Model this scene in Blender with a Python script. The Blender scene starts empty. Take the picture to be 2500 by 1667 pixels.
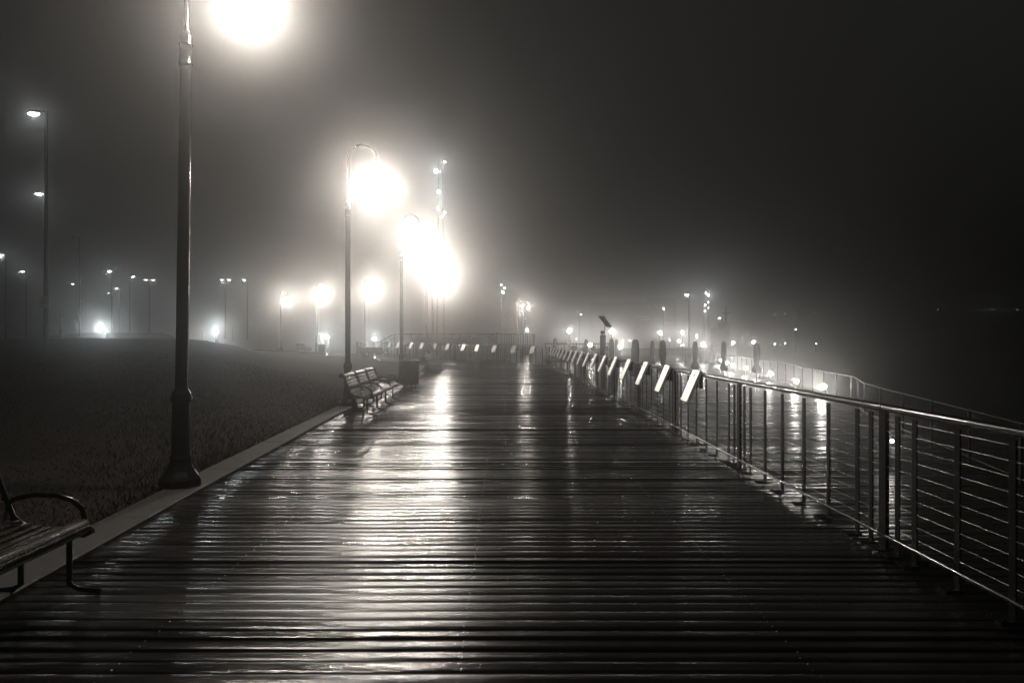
import bpy, math, random
import numpy as np
from mathutils import Vector, Matrix
R = math.radians
random.seed(7); rng = np.random.default_rng(11)
S = bpy.context.scene
COL = S.collection

# ------------------------------------------------------------------ camera, world, haze strength, exposure
F, U0, V0, H = 1805.0, 1250.0, 829.0, 1.6      # focal length in photo pixels, horizon row, eye height (m)
cam = bpy.data.cameras.new("camera"); cam.sensor_width = 36; cam.lens = 36*F/2500
cam.shift_y = (V0-833.5)/2500*1.0
cam.clip_end = 3000; cam.clip_start = 0.05
camo = bpy.data.objects.new("camera", cam); COL.objects.link(camo)
camo.location = (0, 0, H); camo.rotation_euler = (R(90), 0, 0); S.camera = camo

w = bpy.data.worlds.new("World"); S.world = w; w.use_nodes = True
bg = w.node_tree.nodes["Background"]
bg.inputs[0].default_value = (1.0, 0.99, 0.97, 1); bg.inputs[1].default_value = 0.0150

S.view_settings.view_transform = 'Standard'; S.view_settings.look = 'None'
S.view_settings.exposure = 0; S.view_settings.gamma = 1
cy = S.cycles
cy.use_denoising = True
cy.max_bounces = 4; cy.diffuse_bounces = 1; cy.glossy_bounces = 3; cy.volume_bounces = 0; cy.transmission_bounces = 0
cy.transparent_max_bounces = 4
cy.caustics_reflective = False; cy.caustics_refractive = False
cy.sample_clamp_indirect = 4.0
cy.use_light_tree = True

SIG, GAN = 0.0085, 0.940                          # haze density (1/m) and how strongly it scatters forward
KL = 0.145
def watts(si): return si*KL/SIG*39.48           # lamp power from (density x intensity)
WARM, COOL = (1.0, 0.915, 0.82), (0.90, 0.98, 1.0)

def at(u, v, Y): return Vector(((u-U0)/F*Y, Y, H+(V0-v)/F*Y))
def ux(u, Y): return (u-U0)/F*Y

# ------------------------------------------------------------------ mesh helper
class MB:
    def __init__(s): s.v=[]; s.f=[]; s.sm=[]
    def add(s, vs, fs, smooth=False):
        o=len(s.v); s.v += [tuple(p) for p in vs]; s.f += [tuple(i+o for i in f) for f in fs]; s.sm += [smooth]*len(fs); return s
    def box(s, c, d, M=None):
        x,y,z = d[0]/2,d[1]/2,d[2]/2
        P=[Vector(p) for p in ((-x,-y,-z),(x,-y,-z),(x,y,-z),(-x,y,-z),(-x,-y,z),(x,-y,z),(x,y,z),(-x,y,z))]
        if M is not None: P=[M@p for p in P]
        P=[p+Vector(c) for p in P]
        return s.add(P,((3,2,1,0),(4,5,6,7),(0,1,5,4),(1,2,6,5),(2,3,7,6),(3,0,4,7)))
    def frames(s, pts):
        T=[]
        n=len(pts)
        for i in range(n):
            a=pts[max(i-1,0)]; b=pts[min(i+1,n-1)]
            T.append((b-a).normalized())
        ref=Vector((0,0,1)) if abs(T[0].z)<0.9 else Vector((0,1,0))
        out=[]
        u=(ref-T[0]*ref.dot(T[0])).normalized()
        for t in T:
            u=(u-t*u.dot(t))
            u = u.normalized() if u.length>1e-6 else t.orthogonal().normalized()
            out.append((u,t.cross(u)))
        return out
    def tube(s, pts, r, n=8, smooth=True, flat=1.0):
        pts=[Vector(p) for p in pts]; fr=s.frames(pts)
        rs = r if isinstance(r,(list,tuple)) else [r]*len(pts)
        vs=[]; fs=[]
        for p,(a,b),rr in zip(pts,fr,rs):
            for k in range(n):
                t=2*math.pi*k/n; vs.append(p+a*(math.cos(t)*rr)+b*(math.sin(t)*rr*flat))
        m=len(pts)
        for i in range(m-1):
            for k in range(n):
                fs.append((i*n+k,i*n+(k+1)%n,(i+1)*n+(k+1)%n,(i+1)*n+k))
        s.add(vs,fs,smooth)
        s.add(vs[:n],[tuple(range(n-1,-1,-1))]); s.add(vs[-n:],[tuple(range(n))])
        return s
    def lathe(s, prof, n=20, c=(0,0,0), smooth=True, star=None):
        vs=[];fs=[]
        for j,(r,z) in enumerate(prof):
            for k in range(n):
                t=2*math.pi*k/n
                rr = r*(1+(star[j]*(1 if k%2 else -1) if star else 0))
                vs.append((c[0]+rr*math.cos(t),c[1]+rr*math.sin(t),c[2]+z))
        for j in range(len(prof)-1):
            for k in range(n):
                fs.append((j*n+k,j*n+(k+1)%n,(j+1)*n+(k+1)%n,(j+1)*n+k))
        s.add(vs,fs,smooth)
        s.add(vs[:n],[tuple(range(n-1,-1,-1))]); s.add(vs[-n:],[tuple(range(n))])
        return s
    def ball(s, c, r, n=12, m=8, sq=(1,1,1)):
        pr=[(max(math.sin(math.pi*j/m),1e-3),-math.cos(math.pi*j/m)) for j in range(m+1)]
        vs=[];fs=[]
        for (a,b) in pr:
            for k in range(n):
                t=2*math.pi*k/n; vs.append((c[0]+r*a*math.cos(t)*sq[0],c[1]+r*a*math.sin(t)*sq[1],c[2]+r*b*sq[2]))
        for j in range(m):
            for k in range(n): fs.append((j*n+k,j*n+(k+1)%n,(j+1)*n+(k+1)%n,(j+1)*n+k))
        return s.add(vs,fs,True)
    def prism(s, poly, t, M=None, c=(0,0,0)):
        n=len(poly)
        P=[Vector((x,0,z)) for x,z in poly]+[Vector((x,t,z)) for x,z in poly]
        if M is not None: P=[M@p for p in P]
        P=[p+Vector(c) for p in P]
        return s.add(P,[tuple(range(n)),tuple(range(2*n-1,n-1,-1))]+[(i+n,(i+1)%n+n,(i+1)%n,i) for i in range(n)])

def link(o, parent=None):
    COL.objects.link(o)
    if parent is not None: o.parent = parent
    return o
def part(name, mb, m, parent=None, bevel=0):
    me=bpy.data.meshes.new(name); me.from_pydata(mb.v,[],mb.f)
    me.polygons.foreach_set("use_smooth", mb.sm); me.materials.append(m); me.update()
    o=link(bpy.data.objects.new(name,me),parent)
    if bevel:
        b=o.modifiers.new("bevel",'BEVEL'); b.width=bevel; b.segments=2; b.limit_method='ANGLE'
    return o
def tag(o,label=None,cat=None,group=None,kind=None):
    for k,x in (("label",label),("category",cat),("group",group),("kind",kind)):
        if x: o[k]=x
    return o
def thing(name,label,cat,loc=(0,0,0),rz=0,group=None):
    o=link(bpy.data.objects.new(name,None)); o.location=loc; o.rotation_euler=(0,0,rz); o.empty_display_size=.2
    return tag(o,label,cat,group)
def copy_tree(o,parent=None):
    c=o.copy(); link(c,parent)
    for ch in list(o.children): copy_tree(ch,c)
    return c
def place(proto,used,loc,rz,label):
    o = proto if not used else copy_tree(proto)
    o.location=loc; o.rotation_euler=(0,0,rz); o["label"]=label
    return o
def bulb(parent,loc,si,col,r=.1):
    l=bpy.data.lights.new("bulb",'POINT'); l.energy=watts(si); l.color=col; l.shadow_soft_size=r
    o=link(bpy.data.objects.new("bulb",l),parent); o.location=loc; return o

# ------------------------------------------------------------------ materials
def nodes(name):
    m=bpy.data.materials.new(name); m.use_nodes=True
    nt=m.node_tree; return m,nt,nt.nodes["Principled BSDF"]
def mat(name,col,rough=.5,metal=0,var=.25,scale=8,bump=0,bscale=60,spec=.5,coat=0):
    m,nt,b=nodes(name); N,L=nt.nodes,nt.links
    tc=N.new("ShaderNodeTexCoord"); nz=N.new("ShaderNodeTexNoise"); nz.inputs["Scale"].default_value=scale; nz.inputs["Detail"].default_value=5
    L.new(tc.outputs["Object"],nz.inputs["Vector"])
    mx=N.new("ShaderNodeMix"); mx.data_type='RGBA'
    mx.inputs[6].default_value=(*[c*(1-var) for c in col],1); mx.inputs[7].default_value=(*[min(1,c*(1+var)) for c in col],1)
    L.new(nz.outputs["Fac"],mx.inputs[0]); L.new(mx.outputs[2],b.inputs["Base Color"])
    mr=N.new("ShaderNodeMapRange"); mr.inputs[3].default_value=max(.03,rough*.7); mr.inputs[4].default_value=min(1,rough*1.3)
    L.new(nz.outputs["Fac"],mr.inputs[0]); L.new(mr.outputs[0],b.inputs["Roughness"])
    b.inputs["Metallic"].default_value=metal; b.inputs["Specular IOR Level"].default_value=spec
    b.inputs["Coat Weight"].default_value=coat; b.inputs["Coat Roughness"].default_value=.12
    if bump:
        n2=N.new("ShaderNodeTexNoise"); n2.inputs["Scale"].default_value=bscale; n2.inputs["Detail"].default_value=3
        L.new(tc.outputs["Object"],n2.inputs["Vector"])
        bp=N.new("ShaderNodeBump"); bp.inputs["Strength"].default_value=bump; bp.inputs["Distance"].default_value=.004
        L.new(n2.outputs["Fac"],bp.inputs["Height"]); L.new(bp.outputs[0],b.inputs["Normal"])
    return m
def glow(name,col,strength):
    m,nt,b=nodes(name)
    b.inputs["Base Color"].default_value=(.8,.8,.8,1)
    b.inputs["Emission Color"].default_value=(*col,1); b.inputs["Emission Strength"].default_value=strength
    m.cycles.emission_sampling='NONE'
    return m
def wood_wet(name,col,rmin,rmax,bump,gx=.7,gy=55):
    """wet boards whose grain runs along X; every board (mesh island) differs a little"""
    m,nt,b=nodes(name); N,L=nt.nodes,nt.links
    tc=N.new("ShaderNodeTexCoord"); ge=N.new("ShaderNodeNewGeometry")
    mp=N.new("ShaderNodeMapping"); mp.inputs["Scale"].default_value=(gx,gy,gy*.4); L.new(tc.outputs["Object"],mp.inputs[0])
    ad=N.new("ShaderNodeVectorMath"); ad.operation='ADD'
    sc=N.new("ShaderNodeVectorMath"); sc.operation='SCALE'; sc.inputs[0].default_value=(37.1,0,91.7); L.new(ge.outputs["Random Per Island"],sc.inputs["Scale"])
    L.new(mp.outputs[0],ad.inputs[0]); L.new(sc.outputs[0],ad.inputs[1])
    g=N.new("ShaderNodeTexNoise"); g.inputs["Scale"].default_value=1.0; g.inputs["Detail"].default_value=6; g.inputs["Roughness"].default_value=.62; g.inputs["Distortion"].default_value=.06
    L.new(ad.outputs[0],g.inputs["Vector"])
    sp=N.new("ShaderNodeTexNoise"); sp.inputs["Scale"].default_value=70; sp.inputs["Detail"].default_value=3      # beads of water
    m2=N.new("ShaderNodeMapping"); m2.inputs["Scale"].default_value=(.3,1.4,1); L.new(tc.outputs["Object"],m2.inputs[0]); L.new(m2.outputs[0],sp.inputs["Vector"])
    pd=N.new("ShaderNodeTexNoise"); pd.inputs["Scale"].default_value=1.3; pd.inputs["Detail"].default_value=4     # damp patches
    m3=N.new("ShaderNodeMapping"); m3.inputs["Scale"].default_value=(.6,2.2,1); L.new(ad.outputs[0],pd.inputs["Vector"]); L.new(tc.outputs["Object"],m3.inputs[0])
    a2=N.new("ShaderNodeVectorMath"); a2.operation='ADD'; L.new(m3.outputs[0],a2.inputs[0]); L.new(sc.outputs[0],a2.inputs[1]); L.new(a2.outputs[0],pd.inputs["Vector"])
    cr=N.new("ShaderNodeMix"); cr.data_type='RGBA'
    cr.inputs[6].default_value=(*[c*.55 for c in col],1); cr.inputs[7].default_value=(*[c*1.6 for c in col],1)
    L.new(g.outputs["Fac"],cr.inputs[0])
    hv=N.new("ShaderNodeHueSaturation"); L.new(cr.outputs[2],hv.inputs["Color"])
    vr=N.new("ShaderNodeMapRange"); vr.inputs[3].default_value=.55; vr.inputs[4].default_value=1.5
    L.new(ge.outputs["Random Per Island"],vr.inputs[0]); L.new(vr.outputs[0],hv.inputs["Value"]); L.new(hv.outputs[0],b.inputs["Base Color"])
    ma=N.new("ShaderNodeMath"); ma.operation='MULTIPLY_ADD'; ma.inputs[1].default_value=.45; L.new(g.outputs["Fac"],ma.inputs[0])
    mb_=N.new("ShaderNodeMath"); mb_.operation='MULTIPLY_ADD'; mb_.inputs[1].default_value=.9; L.new(pd.outputs["Fac"],mb_.inputs[0]); L.new(ma.outputs[0],mb_.inputs[2])
    isl=N.new("ShaderNodeMath"); isl.operation='MULTIPLY_ADD'; isl.inputs[1].default_value=.7; isl.inputs[2].default_value=-.35
    fr=N.new("ShaderNodeMath"); fr.operation='FRACT'; q=N.new("ShaderNodeMath"); q.operation='MULTIPLY'; q.inputs[1].default_value=57.3
    L.new(ge.outputs["Random Per Island"],q.inputs[0]); L.new(q.outputs[0],fr.inputs[0]); L.new(fr.outputs[0],isl.inputs[0]); L.new(isl.outputs[0],ma.inputs[2])
    rr=N.new("ShaderNodeMapRange"); rr.inputs[1].default_value=.35; rr.inputs[2].default_value=1.0; rr.inputs[3].default_value=rmin; rr.inputs[4].default_value=rmax
    L.new(mb_.outputs[0],rr.inputs[0]); L.new(rr.outputs[0],b.inputs["Roughness"])
    b1=N.new("ShaderNodeBump"); b1.inputs["Strength"].default_value=bump; b1.inputs["Distance"].default_value=.004; L.new(g.outputs["Fac"],b1.inputs["Height"])
    b2=N.new("ShaderNodeBump"); b2.inputs["Strength"].default_value=bump*.09; b2.inputs["Distance"].default_value=.002
    L.new(sp.outputs["Fac"],b2.inputs["Height"]); L.new(b1.outputs[0],b2.inputs["Normal"]); L.new(b2.outputs[0],b.inputs["Normal"])
    b.inputs["Specular IOR Level"].default_value=.42
    return m

M_deck=wood_wet("wet_boards",(.0055,.0040,.0032),.09,.28,.62,gx=.16,gy=62)
M_low=wood_wet("wet_pier_boards",(.006,.0052,.0045),.18,.42,.7)
M_pole=mat("black_painted_iron",(.005,.0048,.0045),.22,0,.15,14,.1,90,.3)
M_rail=mat("railing_steel",(.004,.004,.004),.38,0,.2,14,.1,80,.12)
M_tube=mat("wet_top_rail_steel",(.19,.19,.185),.14,1,.15,20,.1,120)
M_outer=mat("outer_rail_steel",(.008,.008,.008),.4,0,.2,9,0,60,.3)
M_cable=mat("cable_steel",(.3,.3,.3),.28,1,.1,30)
M_plq=mat("plaque_metal",(.58,.57,.55),.33,.6,.1,6,.25,40)
M_plqd=mat("plaque_engraving",(.3,.29,.28),.4,.4,.35,40,.4,90)
M_slat=mat("bench_slats",(.035,.028,.022),.22,0,.4,9,.4,70)
M_bin=mat("bin_metal",(.02,.019,.018),.4,0,.2,10,.2,60)
M_conc=mat("concrete_kerb",(.0115,.0103,.009),.72,0,.25,5,.5,45)
M_cloth=mat("dark_canvas",(.03,.03,.028),.75,0,.25,12,.3,50)
M_dark=mat("dark_metal",(.03,.03,.03),.45,0,.2,9)
M_panel=mat("solar_cells",(.02,.022,.026),.25,0,.15,30)
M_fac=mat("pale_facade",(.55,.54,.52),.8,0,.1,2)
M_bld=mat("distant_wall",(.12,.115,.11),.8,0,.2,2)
M_hull=mat("ship_paint",(.006,.006,.006),.6,0,.2,2,0,60,.1)
M_sign=mat("sign_white",(.42,.36,.33),.5,0,.08,6)
M_red=mat("sign_red",(.22,.06,.05),.5,0,.1,6)
M_yel=mat("sign_yellow",(.34,.36,.12),.5,0,.1,6)
M_blk=mat("sign_black",(.01,.01,.01),.6)
M_mast=mat("dark_mast",(.010,.010,.010),.45,0,.2,5,0,60,.25)
M_bronze=mat("statue_bronze",(.05,.045,.035),.45,.4,.2,9)
M_lensw=glow("lamp_glass_warm",(1,.95,.9),30)
M_lensc=glow("lamp_glass_cool",(.93,.98,1),26)
M_lenso=glow("lamp_glass_amber",(1,.72,.42),20)
M_far=glow("far_lamp_glass",(.95,.98,1),60)
M_win=glow("lit_window",(.95,1,.97),.55)
M_strip=glow("tower_light_strip",(.9,1,.95),.5)

# water
m,nt,b=nodes("river_water"); b.inputs["Base Color"].default_value=(.008,.009,.01,1); b.inputs["Roughness"].default_value=.12
nz=nt.nodes.new("ShaderNodeTexNoise"); nz.inputs["Scale"].default_value=.9; nz.inputs["Detail"].default_value=6
tc=nt.nodes.new("ShaderNodeTexCoord"); nt.links.new(tc.outputs["Object"],nz.inputs["Vector"])
bp=nt.nodes.new("ShaderNodeBump"); bp.inputs["Strength"].default_value=.5; bp.inputs["Distance"].default_value=.15
nt.links.new(nz.outputs["Fac"],bp.inputs["Height"]); nt.links.new(bp.outputs[0],b.inputs["Normal"]); M_water=m
# lawn
m,nt,b=nodes("wet_lawn"); N,L=nt.nodes,nt.links
tc=N.new("ShaderNodeTexCoord"); n1=N.new("ShaderNodeTexNoise"); n1.inputs["Scale"].default_value=.55; n1.inputs["Detail"].default_value=8; n1.inputs["Roughness"].default_value=.65
L.new(tc.outputs["Object"],n1.inputs["Vector"])
cr=N.new("ShaderNodeValToRGB"); e=cr.color_ramp.elements
e[0].position=.35; e[0].color=(.002,.0019,.0012,1); e[1].position=.72; e[1].color=(.014,.008,.004,1)
L.new(n1.outputs["Fac"],cr.inputs[0]); L.new(cr.outputs[0],b.inputs["Base Color"]); b.inputs["Roughness"].default_value=.8; b.inputs["Specular IOR Level"].default_value=.12
n2=N.new("ShaderNodeTexNoise"); n2.inputs["Scale"].default_value=28; n2.inputs["Detail"].default_value=6; L.new(tc.outputs["Object"],n2.inputs["Vector"])
bp=N.new("ShaderNodeBump"); bp.inputs["Strength"].default_value=.9; bp.inputs["Distance"].default_value=.05
L.new(n2.outputs["Fac"],bp.inputs["Height"]); L.new(bp.outputs[0],b.inputs["Normal"]); M_lawn=m
# grass blades
m,nt,b=nodes("grass_blades"); N,L=nt.nodes,nt.links
ge=N.new("ShaderNodeNewGeometry"); cr=N.new("ShaderNodeValToRGB"); e=cr.color_ramp.elements
e[0].color=(.003,.0025,.0015,1); e[1].color=(.014,.0085,.0042,1); L.new(ge.outputs["Random Per Island"],cr.inputs[0]); L.new(cr.outputs[0],b.inputs["Base Color"])
b.inputs["Roughness"].default_value=.5; b.inputs["Specular IOR Level"].default_value=.08; M_blade=m

# ------------------------------------------------------------------ ground shapes
KERB=[(-4,-2.65),(2.5,-3.0),(5.76,-3.19),(7.78,-3.32),(15.96,-3.71),(37,-4.51),(44,-5.1),(50,-7.4),(56,-11.2),(64,-17.2),(74,-24.5),(84,-34)]
FENCE=[(-4,2.86),(4.16,2.86),(15.8,2.80),(46,2.38),(54,-4.0),(60,-8.8),(64,-11.6),(78,-25.5),(88,-36)]
def sm(t): t=np.clip(t,0,1); return t*t*(3-2*t)
def interp(tab,y): return float(np.interp(y,[a for a,_ in tab],[b for _,b in tab]))
def kx(y): return interp(KERB,y)
def fx(y): return interp(FENCE,y)
def dz(y): return float(np.interp(y,[0,43,50,60,80,100],[0,0,.07,.24,.5,.6]))
TU=[-4000,0,200,400,500,570,685,772,890,1000,1250]
TY=[10,25,45,60,75,95,130,200,420]
TZ=np.array([[.1,.6,1.62,1.3,1.2,1.5,1.3,1.3,1.3],[.1,.6,1.62,1.3,1.2,1.5,1.3,1.3,1.3],[.1,.65,1.74,1.45,1.7,2.5,2.1,1.3,1.3],
 [.05,.55,1.68,1.5,1.9,2.5,2.2,1.3,1.3],[.05,.45,1.6,1.45,1.8,2.25,2.0,1.3,1.3],[.03,.3,1.0,1.2,1.6,2.05,1.8,1.3,1.3],
 [.02,.15,.3,.3,.4,1.65,1.5,1.3,1.3],[0,.1,.22,.36,.7,1.2,1.1,1.2,1.2],[0,.05,.1,.25,.5,1.1,1.0,1.1,1.1],
 [0,0,.05,.2,.4,.5,.5,.8,.8],[0,0,.05,.2,.4,.5,.5,.6,.6]])
def lz(x,y):
    yy=max(y,10.); u=U0+F*x/max(y,12.)
    cols=[np.interp(yy,TY,TZ[i]) for i in range(len(TU))]
    z=float(np.interp(u,TU,cols))
    s=kx(min(y,84))-x
    t=float(sm(s/(5+.08*yy)))
    z=dz(y)*(1-t)+z*t
    return z+.012*math.sin(x*1.7+y*.9)*t-.015
def on(u,Y):
    x=ux(u,Y); return Vector((x,Y,lz(x,Y)))

# lawn sheet
ys=list(np.arange(-6,12,.75))+list(np.arange(12,46,1.2))+list(np.arange(46,130,2.2))+list(np.arange(130,430,14))
ss=[0]+list(np.geomspace(.35,400,95))
mb=MB(); nS=len(ss)
for y in ys:
    x0=kx(min(y,84))-.34
    if y>84: x0-= (y-84)*.9
    for s in ss: mb.v.append((x0-s,y,lz(x0-s,y)))
for i in range(len(ys)-1):
    for j in range(nS-1):
        mb.f.append((i*nS+j+1,i*nS+j,(i+1)*nS+j,(i+1)*nS+j+1)); mb.sm.append(True)
tag(part("lawn",mb,M_lawn),kind="structure")
# river
mb=MB().box((0,0,-3.2),(1340,1340,.2)); tag(part("river",mb,M_water),kind="structure")
# kerb
mb=MB(); yy=list(np.arange(-3,44,1.0))+list(np.arange(44,83,1.0))
KY=[-3+2.4*i for i in range(36)]
for y0 in KY:
    if y0>81: break
    base=len(mb.v); row=[y0+.006+(2.4-.012)*q/3 for q in range(4)]; dh=random.gauss(0,.002)
    for y in row:
        x=kx(y); z=dz(y)+dh; wd=.36 if y<44 else .45
        mb.v += [(x,y,z-.2),(x,y,z+.012),(x-.012,y,z+.024),(x-wd,y,z+.024),(x-wd,y,z-.2)]
    for i in range(3):
        for k in range(4): mb.f.append((base+i*5+k,base+i*5+k+1,base+i*5+5+k+1,base+i*5+5+k)); mb.sm.append(False)
    for e in (0,15): mb.f.append(tuple(base+e+k for k in range(5))); mb.sm.append(False)
tag(part("kerb",mb,M_conc),kind="structure")

# deck boards (each board is an island of the one deck sheet)
def boards(name,y0,y1,pitch,xl,xr,zf,m,nx=14,tilt=1.3,gap=.007):
    mb=MB(); y=y0; prof=[(-.5,-.035),(-.5,-.0035),(-.472,0),(-.22,.3),(0,.45),(.22,.3),(.472,0),(.5,-.0035),(.5,-.035)]
    while y<y1:
        wv=pitch-gap*random.uniform(.6,1.8); a,b_=xl(y),xr(y)
        tl=math.tan(R(random.gauss(0,tilt))); dzz=random.gauss(0,.0012); cup=random.gauss(.0010,.0016)
        ph=random.uniform(0,9); am=random.uniform(0,.0012); tw=random.gauss(0,.0022)
        base=len(mb.v); n=len(prof)
        for i in range(nx+1):
            x=a+(b_-a)*i/nx
            t2=tl+tw*math.sin(x*.9+ph)*2
            zz=zf(y)+dzz+am*math.sin(x*1.6+ph)
            for (p,q) in prof:
                z = zz+q if q<=0 and abs(p)>.45 else zz+q*cup*2
                mb.v.append((x,y+p*wv,z+p*wv*t2))
        for i in range(nx):
            for k in range(n-1):
                mb.f.append((base+i*n+k,base+(i+1)*n+k,base+(i+1)*n+k+1,base+i*n+k+1)); mb.sm.append(2<=k<=5)
        mb.f.append(tuple(base+k for k in range(n))); mb.sm.append(False)
        mb.f.append(tuple(base+nx*n+k for k in range(n-1,-1,-1))); mb.sm.append(False)
        y+=pitch
    return tag(part(name,mb,m),kind="structure")
boards("boardwalk_deck",.6,80,.137,lambda y:kx(y)+.004,lambda y:fx(y)+.16,dz,M_deck,tilt=2.3,gap=.0055)
mb=MB()
for i in range(0,46):                                   # joists below the gaps
    y=i*1.8; 
    if y<79: mb.box(((kx(y)+fx(y))/2,y,dz(y)-.14),(fx(y)-kx(y)-.1,1.79,.1))
tag(part("deck_underside",mb,M_dark),kind="structure")
LZ=-.9
OUT=[(-4,5.2),(4,6.6),(12.8,8.7),(22.2,10.95),(24.5,11.6),(28.4,13.1),(42,15.7),(63,19.0),(90,23.0),(125,27)]
def ox(y): return interp(OUT,y)
boards("pier_deck",1.0,120,.24,lambda y:3.2 if y<47 else (1.2 if y<60 else -2),lambda y:ox(y)+.15,lambda y:LZ,M_low,nx=8,tilt=2.2,gap=.012)
mb=MB()
for i in range(0,67): 
    y=1+i*1.8; mb.box(((3.2+ox(y))/2,y,LZ-.16),(ox(y)-3.2,1.79,.1))
tag(part("pier_underside",mb,M_dark),kind="structure")
mb=MB().box((3.11,23,-.5),(.06,46,.75)); tag(part("deck_edge_fascia",mb,M_dark),kind="structure")
# screw heads along the joists of the near boards
mb=MB(); y=.6
while y<11:
    for x0 in (-.21,-1.9,1.5):
        for d in (-.035,.035):
            mb.ball((x0+random.uniform(-.012,.012)+y*-.012,y+d,.001),.0065,6,4,(1,1,.45))
    y+=.137
tag(part("deck_screws",mb,M_cable),kind="stuff")

# grass blades near the walk
n=52000
yb=2.5+31*rng.random(n)**1.25
sb=.42+13*rng.random(n)**1.6
xb=np.array([kx(a) for a in yb])-sb
zb=np.array([lz(a,b) for a,b in zip(xb,yb)])
h=(.03+.05*rng.random(n))*(1+.5*np.sin(xb*1.3+yb*.7)); th=rng.random(n)*6.283; wd=.0035+.0025*rng.random(n)+.00025*yb
lean=rng.normal(0,.03,(n,2))
v=np.zeros((n,3,3))
v[:,0]=np.c_[xb-np.cos(th)*wd,yb-np.sin(th)*wd,zb-.01]; v[:,1]=np.c_[xb+np.cos(th)*wd,yb+np.sin(th)*wd,zb-.01]
v[:,2]=np.c_[xb+lean[:,0],yb+lean[:,1],zb+h]
me=bpy.data.meshes.new("grass"); me.vertices.add(3*n); me.vertices.foreach_set("co",v.ravel()); me.loops.add(3*n)
me.loops.foreach_set("vertex_index",np.arange(3*n,dtype=np.int32)); me.polygons.add(n)
me.polygons.foreach_set("loop_start",np.arange(0,3*n,3,dtype=np.int32)); me.update(calc_edges=True); me.materials.append(M_blade)
tag(link(bpy.data.objects.new("grass",me)),"short wet brownish grass beside the boardwalk kerb","grass",kind="stuff")

# ------------------------------------------------------------------ hook-arm promenade lamps
def make_promenade_lamp(si=1.0):
    t=thing("promenade_lamp","","street lamp",group="hook-arm lamps along the promenade")
    mb=MB().lathe([(.225,0),(.225,.10),(.20,.135),(.155,.19),(.125,.25),(.115,.30),(.118,.33),(.105,.36)],8,smooth=False)
    part("base",mb,M_pole,t,.006)
    mb=MB().lathe([(.098,.36),(.092,.92)],16); part("lower_shaft",mb,M_pole,t)
    mb=MB().lathe([(.098,.92),(.108,.935),(.11,.975),(.098,.99),(.103,1.005),(.092,1.03),(.074,1.06),(.068,1.08)],16); part("shaft_ring",mb,M_pole,t)
    mb=MB().lathe([(.066,1.08),(.058,4.55)],18); part("pole",mb,M_pole,t)
    mb=MB().lathe([(.062,4.55),(.071,4.555),(.071,4.585),(.068,4.59),(.066,4.77),(.072,4.775),(.072,4.79),(.067,4.80),(.066,4.86),(.052,4.91),(.03,4.935)],18)
    mb.ball((.05,-.05,4.63),.008); mb.ball((.05,-.05,4.73),.008); part("collar",mb,M_pole,t)
    pts=[(0,0,4.9),(0,0,5.3),(0,0,5.92)]+[(.335-.335*math.cos(a),0,5.92+.335*math.sin(a)) for a in [math.pi*k/12 for k in range(1,12)]]+[(.67,0,5.92),(.67,0,5.84)]
    part("arm",MB().tube(pts,[.03,.026]+[.022]*(len(pts)-2),10),M_pole,t)
    mb=MB().lathe([(.03,5.86),(.05,5.84),(.055,5.74),(.08,5.71),(.095,5.62),(.15,5.52),(.205,5.44),(.21,5.425),(.2,5.42)],20,(.67,0,0)); part("lamp_shade",mb,M_pole,t)
    mb=MB().lathe([(.17,5.418),(.165,5.39),(.12,5.355),(.05,5.335),(.005,5.33)],20,(.67,0,0)); part("lamp_glass",mb,M_lensw,t)
    if si: bulb(t,(.67,0,5.24),si,WARM,.085)
    return t
lampP=make_promenade_lamp(); lampF=make_promenade_lamp(1.4); lampD=make_promenade_lamp(.5)
PL=[(-3.59,8.0,"nearest tall black hook-arm lamp post, standing on the kerb at left"),
    (-3.93,17.7,"black hook-arm lamp post directly behind the nearest fully visible bench"),
    (-4.13,27.6,"hook-arm lamp post rising right behind the dark litter bin on the kerb"),
    (-4.36,37.5,"hook-arm lamp post on the kerb beside the second, smaller bench"),
    (-5.10,47.4,"faint hook-arm lamp post past the second bench, where the kerb turns left")]
for i,(x,y,lb) in enumerate(PL):
    o=place(lampP,i>0,(x,y,.0 if y<44 else lz(x,y)),0,lb)
    if i==0: o.rotation_euler=(0,R(.75),0)
    for ch in o.children:                                # each lamp's output is tuned separately for its halo
        if ch.type=='LIGHT': ch.data=ch.data.copy(); ch.data.energy=watts((1.0,1.15,1.15,1.1,1.0)[i])
for u,Y,lb in [(890,57,"hazy hook-arm lamp post behind the faint long bench on the bend"),
               (772,65,"hazy hook-arm lamp post between the far left bench and its bin"),
               (685,75,"hazy hook-arm lamp post alone on the lawn, leftmost of the promenade lamps")]:
    p=on(u,Y); o=place(lampF,u!=890,p,R(15),lb)
for u,Y,lb in [(1263,88,"far hook-arm lamp over the water side, left one of a close pair"),(1277,95,"far hook-arm lamp over the water side, right one of a close pair")]:
    o=place(lampD,u!=1263,(ux(u,Y),Y,.3),0,lb)

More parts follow.
